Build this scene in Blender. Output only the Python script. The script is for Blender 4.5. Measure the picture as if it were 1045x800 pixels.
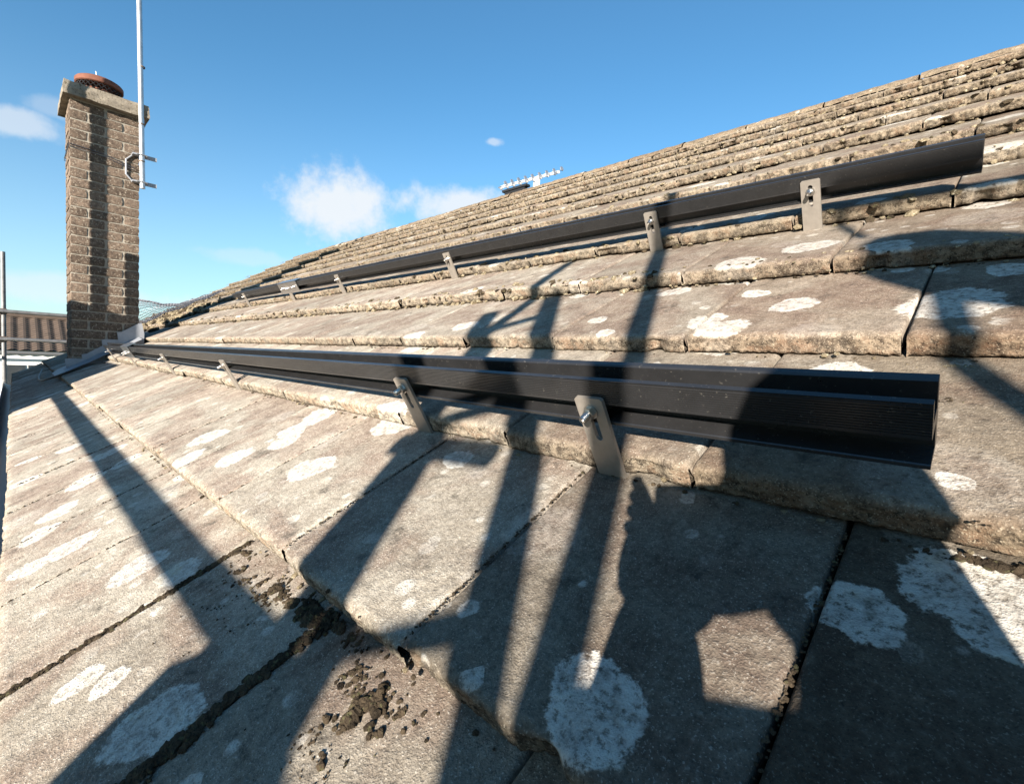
import bpy, bmesh, math, random
import numpy as np
from mathutils import Vector, Matrix, noise as mnoise

random.seed(7); np.random.seed(7)
scene = bpy.context.scene
for o in list(bpy.data.objects): bpy.data.objects.remove(o)
COL = scene.collection

# ------------------------------------------------------------------ frame of the roof
TH = math.radians(31.0)                       # roof pitch
CT, ST = math.cos(TH), math.sin(TH)
ROT = Matrix.Rotation(TH, 4, 'X')
def uvn(u, v, n=0.0):                         # u along the courses (to the chimney), v up the slope, n off the roof
    return Vector((-u, CT*v - ST*n, ST*v + CT*n))

# ------------------------------------------------------------------ camera
CAMH = 0.395
A = np.array([[-0.7126, 0.6243, -0.3201], [-0.0755, -0.5219, -0.8497], [0.6975, 0.5813, -0.419]])
U_, S_, Vt_ = np.linalg.svd(A); A = U_ @ Vt_
cam_d = bpy.data.cameras.new('camera'); cam = bpy.data.objects.new('camera', cam_d); COL.objects.link(cam)
cam_d.sensor_fit = 'HORIZONTAL'; cam_d.sensor_width = 36.0
cam_d.lens = 497.6/1045*36.0
cam_d.clip_start = 0.01; cam_d.clip_end = 6000
right, down, fwd = uvn(*A[0]), uvn(*A[1]), uvn(*A[2])
M = Matrix.Identity(4)
for i in range(3):
    M[i][0] = right[i]; M[i][1] = -down[i]; M[i][2] = -fwd[i]
CAMP = uvn(0, 0, CAMH)
M.translation = CAMP
cam.matrix_world = M
scene.camera = cam

# ------------------------------------------------------------------ sun direction, sky, exposure
SUN = uvn(-.63, -.95, 1.0).normalized()       # towards the sun
sun_d = bpy.data.lights.new('sun', 'SUN'); sun = bpy.data.objects.new('sun', sun_d); COL.objects.link(sun)
sun_d.energy = 5.0; sun_d.angle = math.radians(0.55); sun_d.color = (1.0, 0.91, 0.80)
sun.rotation_euler = SUN.to_track_quat('Z', 'Y').to_euler()
sun.location = (2, -6, 6)
el = math.asin(SUN.z); az = math.atan2(SUN.x, SUN.y)
world = bpy.data.worlds.new('World'); scene.world = world; world.use_nodes = True
nt = world.node_tree; N = nt.nodes; L = nt.links; N.clear()
def nd(tree, typ, **kw):
    n = tree.nodes.new(typ)
    for k, v in kw.items(): setattr(n, k, v)
    return n
def setin(n, **kw):
    for k, v in kw.items(): n.inputs[k.replace('_', ' ')].default_value = v
sky = nd(nt, 'ShaderNodeTexSky', sky_type='NISHITA')
sky.sun_disc = False; sky.sun_elevation = el; sky.sun_rotation = az
sky.altitude = 60; sky.air_density = 1.0; sky.dust_density = 0.0; sky.ozone_density = 4.5
tc = nd(nt, 'ShaderNodeTexCoord')
def vmath(op, a, b=None):
    n = nd(nt, 'ShaderNodeVectorMath', operation=op)
    L.new(a, n.inputs[0])
    if b is not None:
        if isinstance(b, (tuple, list, Vector)): n.inputs[1].default_value = tuple(b)
        else: L.new(b, n.inputs[1])
    return n
def math_(tree, op, a, b=None, c=None, clamp=False):
    n = tree.nodes.new('ShaderNodeMath'); n.operation = op; n.use_clamp = clamp
    for i, x in enumerate((a, b, c)):
        if x is None: continue
        if isinstance(x, (int, float)): n.inputs[i].default_value = x
        else: tree.links.new(x, n.inputs[i])
    return n.outputs[0]
# small fair-weather clouds standing low over the roof, soft-edged, each round its own direction
def dirpix(x, y):
    return (right*((x-522.5)/497.6) + down*((y-400)/497.6) + fwd).normalized()
clouds = [((348, 216), .125, .105, .92), ((468, 210), .16, .055, .85), ((22, 127), .095, .028, .55), ((40, 292), .16, .030, .45),
          ((503, 145), .022, .010, .50), ((60, 112), .05, .02, .25), ((250, 262), .12, .02, .25), ((95, 300), .15, .02, .35)]
nz = nd(nt, 'ShaderNodeTexNoise', noise_dimensions='3D'); setin(nz, Scale=11.0, Detail=7.0, Roughness=.58); L.new(tc.outputs['Generated'], nz.inputs['Vector'])
nz2 = nd(nt, 'ShaderNodeTexNoise', noise_dimensions='3D'); setin(nz2, Scale=26.0, Detail=6.0, Roughness=.6); L.new(tc.outputs['Generated'], nz2.inputs['Vector'])
fac = None
for (px, sx, sy, amt) in clouds:
    d = dirpix(*px); rgt = d.cross(Vector((0, 0, 1))).normalized(); upv = rgt.cross(d)
    dr = math_(nt, 'DIVIDE', vmath('DOT_PRODUCT', tc.outputs['Generated'], rgt).outputs['Value'], sx)
    du = math_(nt, 'DIVIDE', vmath('DOT_PRODUCT', tc.outputs['Generated'], upv).outputs['Value'], sy)
    front = math_(nt, 'GREATER_THAN', vmath('DOT_PRODUCT', tc.outputs['Generated'], d).outputs['Value'], 0.5)
    rr = math_(nt, 'ADD', math_(nt, 'MULTIPLY', dr, dr), math_(nt, 'MULTIPLY', du, du))
    m = math_(nt, 'SUBTRACT', 1.0, math_(nt, 'POWER', rr, 0.5))
    m = math_(nt, 'ADD', m, math_(nt, 'MULTIPLY', math_(nt, 'SUBTRACT', nz.outputs['Fac'], .5), 1.5))
    m = math_(nt, 'ADD', m, math_(nt, 'MULTIPLY', math_(nt, 'SUBTRACT', nz2.outputs['Fac'], .5), .7))
    mr = nd(nt, 'ShaderNodeMapRange', interpolation_type='SMOOTHSTEP'); L.new(m, mr.inputs['Value'])
    setin(mr, From_Min=.12, From_Max=.72, To_Min=0.0, To_Max=amt)
    m = math_(nt, 'MULTIPLY', mr.outputs['Result'], front)
    fac = m if fac is None else math_(nt, 'MAXIMUM', fac, m)
mixc = nd(nt, 'ShaderNodeMix', data_type='RGBA'); L.new(fac, mixc.inputs['Factor'])
tintn = vmath('MULTIPLY', sky.outputs['Color'], (1.02, 1.38, 1.30))
sepz = nd(nt, 'ShaderNodeSeparateXYZ'); L.new(tc.outputs['Generated'], sepz.inputs[0])
hz = math_(nt, 'POWER', math_(nt, 'SUBTRACT', 1.0, math_(nt, 'DIVIDE', math_(nt, 'ABSOLUTE', sepz.outputs['Z']), .52), None, True), 2.2)
hazem = nd(nt, 'ShaderNodeMix', data_type='RGBA'); L.new(math_(nt, 'MULTIPLY', hz, .62), hazem.inputs['Factor']); L.new(tintn.outputs['Vector'], hazem.inputs['A']); hazem.inputs['B'].default_value = (4.6, 5.1, 5.3, 1)
L.new(hazem.outputs['Result'], mixc.inputs['A']); mixc.inputs['B'].default_value = (5.2, 5.4, 5.6, 1)
bg = nd(nt, 'ShaderNodeBackground'); L.new(mixc.outputs['Result'], bg.inputs['Color']); bg.inputs['Strength'].default_value = 0.052
wo = nd(nt, 'ShaderNodeOutputWorld'); L.new(bg.outputs[0], wo.inputs['Surface'])
scene.view_settings.view_transform = 'Standard'; scene.view_settings.look = 'None'
scene.view_settings.exposure = 1.75; scene.view_settings.gamma = 1.0
scene.cycles.max_bounces = 4; scene.cycles.diffuse_bounces = 2; scene.cycles.glossy_bounces = 2

# ------------------------------------------------------------------ material helpers
def mat(name, base, rough=.8, metal=0.0, spec=.5, vary=.0, vscale=8.0, bump=0.0, bscale=200.0, tint=None, rnd=0.0, specks=None):
    m = bpy.data.materials.new(name); m.use_nodes = True
    t = m.node_tree; b = t.nodes['Principled BSDF']
    b.inputs['Roughness'].default_value = rough; b.inputs['Metallic'].default_value = metal
    b.inputs['Specular IOR Level'].default_value = spec
    geo = nd(t, 'ShaderNodeNewGeometry')
    col = nd(t, 'ShaderNodeMix', data_type='RGBA')
    dk = tint if tint else tuple(c*(1-vary) for c in base)
    col.inputs['A'].default_value = (*dk, 1); col.inputs['B'].default_value = (*base, 1)
    n1 = nd(t, 'ShaderNodeTexNoise'); setin(n1, Scale=vscale, Detail=6.0, Roughness=.65); t.links.new(geo.outputs['Position'], n1.inputs['Vector'])
    r = nd(t, 'ShaderNodeMapRange'); setin(r, From_Min=.32, From_Max=.66); t.links.new(n1.outputs['Fac'], r.inputs['Value'])
    t.links.new(r.outputs['Result'], col.inputs['Factor'])
    out = col.outputs['Result']
    if rnd:
        oi = nd(t, 'ShaderNodeObjectInfo'); hs = nd(t, 'ShaderNodeHueSaturation')
        mr = nd(t, 'ShaderNodeMapRange'); setin(mr, To_Min=1-rnd, To_Max=1+rnd); t.links.new(oi.outputs['Random'], mr.inputs['Value'])
        t.links.new(mr.outputs['Result'], hs.inputs['Value']); t.links.new(out, hs.inputs['Color']); out = hs.outputs['Color']
    if specks:
        n3 = nd(t, 'ShaderNodeTexNoise'); setin(n3, Scale=specks[1], Detail=3.0); t.links.new(geo.outputs['Position'], n3.inputs['Vector'])
        r3 = nd(t, 'ShaderNodeMapRange'); setin(r3, From_Min=.58 if specks[1] < 230 else .66, From_Max=.66 if specks[1] < 230 else .74); t.links.new(n3.outputs['Fac'], r3.inputs['Value'])
        mx = nd(t, 'ShaderNodeMix', data_type='RGBA'); t.links.new(r3.outputs['Result'], mx.inputs['Factor']); t.links.new(out, mx.inputs['A'])
        mx.inputs['B'].default_value = (*specks[0], 1); out = mx.outputs['Result']
    t.links.new(out, b.inputs['Base Color'])
    if bump:
        n2 = nd(t, 'ShaderNodeTexNoise'); setin(n2, Scale=bscale, Detail=5.0, Roughness=.7); t.links.new(geo.outputs['Position'], n2.inputs['Vector'])
        bp = nd(t, 'ShaderNodeBump'); setin(bp, Strength=bump, Distance=.004); t.links.new(n2.outputs['Fac'], bp.inputs['Height'])
        t.links.new(bp.outputs['Normal'], b.inputs['Normal'])
    return m

def tile_material():
    m = bpy.data.materials.new('weathered_concrete_tile'); m.use_nodes = True
    t = m.node_tree; b = t.nodes['Principled BSDF']; K = t.links
    b.inputs['Specular IOR Level'].default_value = .18
    geo = nd(t, 'ShaderNodeNewGeometry'); pos = geo.outputs['Position']
    def ns(scale, detail=4.0, rough=.6, vec=None, dist=0.0):
        n = nd(t, 'ShaderNodeTexNoise'); setin(n, Scale=scale, Detail=detail, Roughness=rough, Distortion=dist)
        K.new(vec or pos, n.inputs['Vector']); return n.outputs['Fac']
    def rng(x, a, c, lo=0.0, hi=1.0, sm=True):
        r = nd(t, 'ShaderNodeMapRange', interpolation_type='SMOOTHSTEP' if sm else 'LINEAR'); K.new(x, r.inputs['Value'])
        setin(r, From_Min=a, From_Max=c, To_Min=lo, To_Max=hi); return r.outputs['Result']
    def mix(f, a, c, blend='MIX'):
        n = nd(t, 'ShaderNodeMix', data_type='RGBA'); n.blend_type = blend
        if isinstance(f, float): n.inputs['Factor'].default_value = f
        else: K.new(f, n.inputs['Factor'])
        for key, x in (('A', a), ('B', c)):
            if isinstance(x, tuple): n.inputs[key].default_value = (*x, 1)
            else: K.new(x, n.inputs[key])
        return n.outputs['Result']
    mm = lambda op, a, c=None, cl=False: math_(t, op, a, c, None, cl)
    oi = nd(t, 'ShaderNodeObjectInfo')
    offv = nd(t, 'ShaderNodeVectorMath', operation='ADD'); K.new(pos, offv.inputs[0])
    rv = nd(t, 'ShaderNodeCombineXYZ'); ro = mm('MULTIPLY', oi.outputs['Random'], 17.0)
    for ax in 'XYZ': K.new(ro, rv.inputs[ax])
    K.new(rv.outputs['Vector'], offv.inputs[1]); tpos = offv.outputs['Vector']
    smap = nd(t, 'ShaderNodeMapping'); smap.vector_type = 'TEXTURE'; smap.inputs['Rotation'].default_value = (TH, 0, 0); smap.inputs['Scale'].default_value = (1/26, 1/3.2, 1/3.2); K.new(tpos, smap.inputs['Vector'])
    streak = ns(1.0, 3, .65, vec=smap.outputs['Vector'])
    big = ns(5.0, 3, .62, vec=tpos, dist=.4); mid = ns(20, 4, .7); fine = ns(150, 3, .75); grit = ns(520, 1, .6); crs = ns(62, 3, .72)
    col = mix(rng(big, .34, .66), (.225, .198, .162), (.345, .308, .25))
    col = mix(rng(mid, .46, .66, 0, .8), col, (.40, .365, .305))
    col = mix(rng(big, .56, .44, 0, .5), col, mix(rng(mid, .4, .6), (.26, .18, .14), (.30, .235, .18)))      # brown weathering
    col = mix(rng(fine, .30, .62, 0, 1), mix(1.0, col, (.66, .65, .64), 'MULTIPLY'), col)
    col = mix(rng(fine, .58, .74, 0, .6), col, (.50, .465, .405))
    col = mix(rng(grit, .38, .24, 0, .7), col, (.09, .08, .07))
    col = mix(rng(grit, .60, .74, 0, .75), col, (.64, .60, .53))
    col = mix(rng(streak, .56, .34, 0, .30), col, mix(1.0, col, (.52, .49, .46), 'MULTIPLY'))          # run-off streaks
    # dark algae blotches
    col = mix(rng(mid, .44, .28, 0, .75), col, mix(rng(fine, .4, .6), (.055, .05, .042), (.15, .13, .105)))
    # butt ends: ochre crust
    at = nd(t, 'ShaderNodeAttribute', attribute_name='butt'); bf = at.outputs['Fac']
    crust = mix(rng(crs, .36, .64), (.080, .066, .050), (.345, .295, .225))
    crust = mix(rng(mid, .50, .64, 0, .75), crust, (.25, .175, .12))
    crust = mix(rng(fine, .48, .32, 0, .95), crust, (.04, .033, .025))
    crust = mix(rng(grit, .58, .72, 0, .7), crust, (.56, .52, .42))
    col = mix(mm('MULTIPLY', bf, rng(mid, .25, .55, .6, 1)), col, crust)
    # pale crusty lichen: measured patches (attribute) and small scattered rosettes
    la = nd(t, 'ShaderNodeAttribute', attribute_name='lichen'); lf = la.outputs['Fac']
    wob = mm('ADD', mm('MULTIPLY', mm('SUBTRACT', crs, .5), .26), mm('MULTIPLY', mm('SUBTRACT', fine, .5), .20))
    l1 = rng(mm('ADD', lf, mm('MULTIPLY', wob, rng(lf, .0, .12))), .28, .38)
    def rosette(scale, rmin, keep, seed, wn):
        mp = nd(t, 'ShaderNodeMapping'); mp.inputs['Location'].default_value = (seed, seed*.7, seed*.3); K.new(pos, mp.inputs['Vector'])
        v = nd(t, 'ShaderNodeTexVoronoi', feature='F1', voronoi_dimensions='3D'); setin(v, Scale=scale, Randomness=1.0); K.new(mp.outputs['Vector'], v.inputs['Vector'])
        sep = nd(t, 'ShaderNodeSeparateColor'); K.new(v.outputs['Color'], sep.inputs['Color'])
        rad = rng(sep.outputs['Red'], 1-keep, 1.0, 0.0, rmin, False)
        d = mm('ADD', v.outputs['Distance'], mm('MULTIPLY', mm('SUBTRACT', wn, .5), .30))
        return mm('MULTIPLY', rng(mm('SUBTRACT', rad, d), -.03, .06), mm('GREATER_THAN', sep.outputs['Red'], 1-keep))
    far = nd(t, 'ShaderNodeAttribute', attribute_name='plain'); farf = far.outputs['Fac']
    l2 = mm('MULTIPLY', rosette(6.5, .46, .5, 3.1, mid), rng(farf, 0, 1, .38, 1.0))
    l3 = mm('MULTIPLY', rosette(34.0, .50, .40, 9.7, fine), rng(big, .40, .6))
    lich = mm('MAXIMUM', mm('MAXIMUM', l1, mm('MULTIPLY', l2, .85)), mm('MULTIPLY', l3, .75))
    lich = mm('MULTIPLY', lich, rng(fine, .30, .52, .35, 1.0)); lich = mm('MULTIPLY', lich, rng(crs, .30, .50, .6, 1.0))
    lich = mm('MULTIPLY', lich, rng(bf, .4, .9, 1.0, .25))
    lcol = mix(rng(crs, .35, .65), (.44, .425, .39), (.62, .60, .545)); lcol = mix(rng(mid, .56, .70, 0, .45), lcol, (.50, .42, .25))
    ring = mm('MULTIPLY', rng(lf, .55, .72), rng(lf, .92, .75)); lich = mm('MULTIPLY', lich, mm('SUBTRACT', 1.0, mm('MULTIPLY', ring, .16)))
    col = mix(mm('MULTIPLY', lich, .70), col, lcol)
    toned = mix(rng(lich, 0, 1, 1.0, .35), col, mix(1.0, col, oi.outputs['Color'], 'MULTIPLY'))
    hs = nd(t, 'ShaderNodeHueSaturation'); K.new(toned, hs.inputs['Color']); K.new(rng(oi.outputs['Random'], 0, 1, .90, 1.10, False), hs.inputs['Value'])
    K.new(hs.outputs['Color'], b.inputs['Base Color'])
    b.inputs['Roughness'].default_value = .93
    h = mm('ADD', mm('MULTIPLY', fine, .9), mm('MULTIPLY', crs, .9))
    h = mm('ADD', h, mm('MULTIPLY', grit, .55)); h = mm('ADD', h, mm('MULTIPLY', lich, .15))
    bp = nd(t, 'ShaderNodeBump'); setin(bp, Strength=.62, Distance=.0030); K.new(h, bp.inputs['Height']); K.new(bp.outputs['Normal'], b.inputs['Normal'])
    return m

MT = tile_material()
M_RAIL = mat('black_anodised_aluminium', (.025, .025, .026), rough=.27, metal=.2, spec=.6, vary=.25, vscale=30, specks=((.075, .07, .062), 240))
M_RAILSIDE = mat('bare_aluminium', (.62, .62, .62), rough=.3, metal=1.0, vary=.15, vscale=30)
M_STEEL = mat('brushed_stainless', (.29, .26, .225), rough=.45, metal=.45, vary=.18, vscale=60, bump=.05, bscale=900)
M_BOLT = mat('bright_bolt_steel', (.55, .53, .5), rough=.28, metal=1.0, vary=.2, vscale=200)
M_BRICK = mat('brown_rustic_brick', (.165, .122, .090), rough=.95, spec=.15, tint=(.062, .047, .037), vscale=38, bump=.9, bscale=130, rnd=.32, specks=((.27, .23, .18), 90))
M_MORTAR = mat('pale_mortar', (.33, .30, .25), rough=.95, spec=.1, vary=.35, vscale=30, bump=.6, bscale=200)
M_CONC = mat('weathered_cap_concrete', (.27, .235, .185), rough=.95, spec=.1, tint=(.14, .12, .095), vscale=14, bump=.8, bscale=150, specks=((.10, .085, .06), 60))
M_TERRA = mat('terracotta', (.17, .072, .048), rough=.85, spec=.2, vary=.35, vscale=18, bump=.3, bscale=120)
M_BLACKWIRE = mat('dark_guard_metal', (.03, .03, .032), rough=.5, metal=.6)
M_LEAD = mat('grey_lead_sheet', (.30, .315, .34), rough=.55, metal=.25, vary=.3, vscale=9, bump=.25, bscale=40)
M_GALV = mat('galvanised_steel', (.52, .53, .54), rough=.42, metal=.8, vary=.25, vscale=20, bump=.1, bscale=200)
M_OLDGALV = mat('dull_old_galvanised', (.20, .20, .20), rough=.6, metal=.5, vary=.4, vscale=20)
M_RUST = mat('rusty_coupler', (.16, .12, .09), rough=.7, metal=.6, vary=.4, vscale=40)
M_BOARD = mat('scaffold_board_timber', (.30, .22, .13), rough=.9, spec=.15, vary=.4, vscale=12, bump=.5, bscale=80)
M_MOSS = mat('dark_moss_and_soil', (.085, .064, .042), rough=1.0, spec=.05, tint=(.016, .013, .010), vscale=45, bump=1.0, bscale=300, specks=((.085, .078, .042), 150))
M_CRUST = mat('dry_yellow_moss_crust', (.25, .205, .135), rough=1.0, spec=.05, tint=(.10, .078, .048), vscale=60, bump=1.0, bscale=300, specks=((.42, .38, .28), 200))
M_UNDER = mat('dark_underlay', (.03, .028, .026), rough=1.0, vary=.3)
M_WIRE = mat('grey_wire', (.10, .105, .12), rough=.5, metal=.7)
M_WHITE = mat('white_render', (.78, .77, .74), rough=.9, vary=.08, vscale=2)
M_GLASS = mat('dark_window_glass', (.03, .035, .04), rough=.08, spec=.8)
M_PANTILE = mat('brown_pantile', (.095, .066, .048), rough=.9, vary=.4, vscale=3.0, bump=.2, bscale=20)
M_GRASS = mat('rough_grass', (.07, .09, .035), rough=1.0, vary=.5, vscale=.6)
M_CABLE = mat('black_cable', (.02, .02, .02), rough=.5)
M_SKIN = mat('skin', (.48, .30, .22), rough=.55)
M_JACKET = mat('navy_jacket', (.03, .035, .05), rough=.9, vary=.3, vscale=20)
M_TROUSER = mat('grey_work_trousers', (.09, .09, .09), rough=.95, vary=.3, vscale=20)
M_HAIR = mat('dark_hair', (.035, .025, .018), rough=.6)
M_PHONE = mat('black_phone', (.015, .015, .017), rough=.2)
M_ROPE = mat('hemp_rope', (.35, .27, .16), rough=.95)
M_PLASTIC = mat('grey_gutter_plastic', (.12, .12, .12), rough=.45)

# ------------------------------------------------------------------ mesh helpers
class MB:
    def __init__(s): s.v = []; s.f = []
    def add(s, vs, fs):
        o = len(s.v); s.v += [tuple(x) for x in vs]; s.f += [tuple(i+o for i in f) for f in fs]
    def box(s, c, size, R=None):
        sx, sy, sz = [x/2 for x in size]; vs = []
        for z in (-sz, sz):
            for x, y in ((-sx, -sy), (sx, -sy), (sx, sy), (-sx, sy)):
                p = Vector((x, y, z)); p = (R @ p if R else p) + Vector(c); vs.append(p)
        s.add(vs, [(3, 2, 1, 0), (4, 5, 6, 7), (0, 1, 5, 4), (1, 2, 6, 5), (2, 3, 7, 6), (3, 0, 4, 7)])
    def tube(s, pts, r, seg=12, cap=True):
        pts = [Vector(p) for p in pts]; rs = r if isinstance(r, (list, tuple)) else [r]*len(pts)
        rings = []; prev = None
        for i, p in enumerate(pts):
            d = (pts[min(i+1, len(pts)-1)] - pts[max(i-1, 0)]).normalized()
            a = prev - d*prev.dot(d) if prev is not None else d.orthogonal()
            if a.length < 1e-6: a = d.orthogonal()
            a.normalize(); b = d.cross(a); prev = a
            rings.append([p + (a*math.cos(2*math.pi*k/seg) + b*math.sin(2*math.pi*k/seg))*rs[i] for k in range(seg)])
        vs = [q for R_ in rings for q in R_]; fs = []
        for i in range(len(pts)-1):
            for k in range(seg):
                fs.append((i*seg+k, i*seg+(k+1) % seg, (i+1)*seg+(k+1) % seg, (i+1)*seg+k))
        if cap: fs += [tuple(range(seg-1, -1, -1)), tuple((len(pts)-1)*seg+k for k in range(seg))]
        s.add(vs, fs)
    def lathe(s, prof, c, seg=24, R=None, cap=False):
        vs = []; fs = []
        for (r, z) in prof:
            for k in range(seg):
                p = Vector((r*math.cos(2*math.pi*k/seg), r*math.sin(2*math.pi*k/seg), z)); vs.append((R @ p if R else p) + Vector(c))
        for i in range(len(prof)-1):
            for k in range(seg):
                fs.append((i*seg+k, i*seg+(k+1) % seg, (i+1)*seg+(k+1) % seg, (i+1)*seg+k))
        if cap: fs += [tuple(range(seg-1, -1, -1)), tuple((len(prof)-1)*seg+k for k in range(seg))]
        s.add(vs, fs)
    def prism(s, poly, vec):                   # polygon (3D points) pushed along vec
        n = len(poly); vec = Vector(vec); P0 = [Vector(p) for p in poly]
        s.add(P0 + [p+vec for p in P0], [tuple(range(n-1, -1, -1)), tuple(range(n, 2*n))] + [(i, (i+1) % n, n+(i+1) % n, n+i) for i in range(n)])
    def mesh(s, name, smooth=False):
        me = bpy.data.meshes.new(name); me.from_pydata(s.v, [], s.f); me.update()
        bm = bmesh.new(); bm.from_mesh(me); bmesh.ops.recalc_face_normals(bm, faces=bm.faces); bm.to_mesh(me); bm.free()
        if smooth: smooth_mesh(me)
        return me
def smooth_mesh(me, ang=40):
    me.polygons.foreach_set('use_smooth', [True]*len(me.polygons))
    me.set_sharp_from_angle(angle=math.radians(ang))
def obj(name, me, material=None, parent=None, loc=None):
    o = bpy.data.objects.new(name, me); COL.objects.link(o)
    if me is not None and material is not None and not me.materials: me.materials.append(material)
    if parent is not None: o.parent = parent
    if loc is not None: o.location = loc
    return o
def tag(o, label=None, cat=None, group=None, kind=None):
    for k, v in (('label', label), ('category', cat), ('group', group), ('kind', kind)):
        if v: o[k] = v
    return o
def empty(name, loc, label=None, cat=None, group=None, rot=None):
    o = bpy.data.objects.new(name, None); COL.objects.link(o); o.location = loc; o.empty_display_size = .1
    if rot is not None: o.rotation_euler = rot
    return tag(o, label, cat, group)
def bevel(me, w=.002, seg=1):
    bm = bmesh.new(); bm.from_mesh(me)
    bmesh.ops.bevel(bm, geom=[e for e in bm.edges if e.calc_face_angle(0) > .6], offset=w, segments=seg, affect='EDGES', clamp_overlap=True)
    bm.to_mesh(me); bm.free(); return me
def fbm(p, o=4):
    return mnoise.fractal(p, 1.0, 2.0, o)

# ------------------------------------------------------------------ ground, terrain
g_ = MB(); g_.add([(-900, -900, 0), (900, -900, 0), (900, 900, 0), (-900, 900, 0)], [(0, 1, 2, 3)])
ground = obj('ground', g_.mesh('ground'), M_GRASS, loc=(0, 0, -5.6)); tag(ground, kind='structure')

# ------------------------------------------------------------------ the tiled roof
V0, G, T, W_, U0 = .0697, .3207, .0354, .295, .0835
UEND, UBEG = 9.0, -.95
KMAX = 11                                      # topmost course
VR = V0 + G*(KMAX+1)                           # ridge line
EPS = .0022
spots = [(.19,.122,.041),(.06,.292,.031),(.0,.352,.042),(-.025,.325,.035),(.045,.835,.062),(-.01,.989,.032),(.15,1.081,.040),(.408,1.074,.05),(.296,1.153,.05),
 (.325,.749,.040),(.249,.862,.038),(.372,.792,.036),(.142,.645,.048),(.338,.941,.026),(.824,1.031,.04),(.529,1.005,.044),(.575,-.115,.056),(.962,-.069,.05),
 (1.231,-.135,.052),(1.511,-.143,.05),(1.688,-.075,.06),(.86,-.03,.042),(1.416,.179,.06),(1.148,.165,.05),(1.318,.105,.05),(1.142,.359,.06),(1.128,.29,.05),
 (.855,.391,.06),(.874,.217,.055),(1.083,.249,.04),(.74,-.165,.030),(.70,-.14,.025),(.732,.555,.026),(1.022,.514,.06),(1.3,1.08,.05),(1.45,1.40,.06),
 (.029,1.354,.042),(.038,1.675,.035),(.015,.445,.014),(.597,.345,.034),(2.231,-.079,.05),(2.307,-.182,.045),(2.0,-.2,.045),(1.908,-.002,.06),(1.701,.021,.05),
 (1.409,-.182,.05),(1.226,-.201,.04),(.132,.619,.04),(.125,1.031,.018),(.073,1.02,.016),(.62,.82,.03),(.55,.74,.025),(1.05,.80,.05),(1.2,.72,.05),(.23,1.40,.03),
 (.5,1.44,.04),(.66,1.42,.05),(-.08,.80,.05),(-.13,.44,.04)]
SP = np.array(spots); SP[:, 2] *= np.where(SP[:, 0] > .5, .80, 1.0)
CH = (-5.26, -5.72, .115, .555)                # chimney footprint: x near, x far, y front, y back

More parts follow.
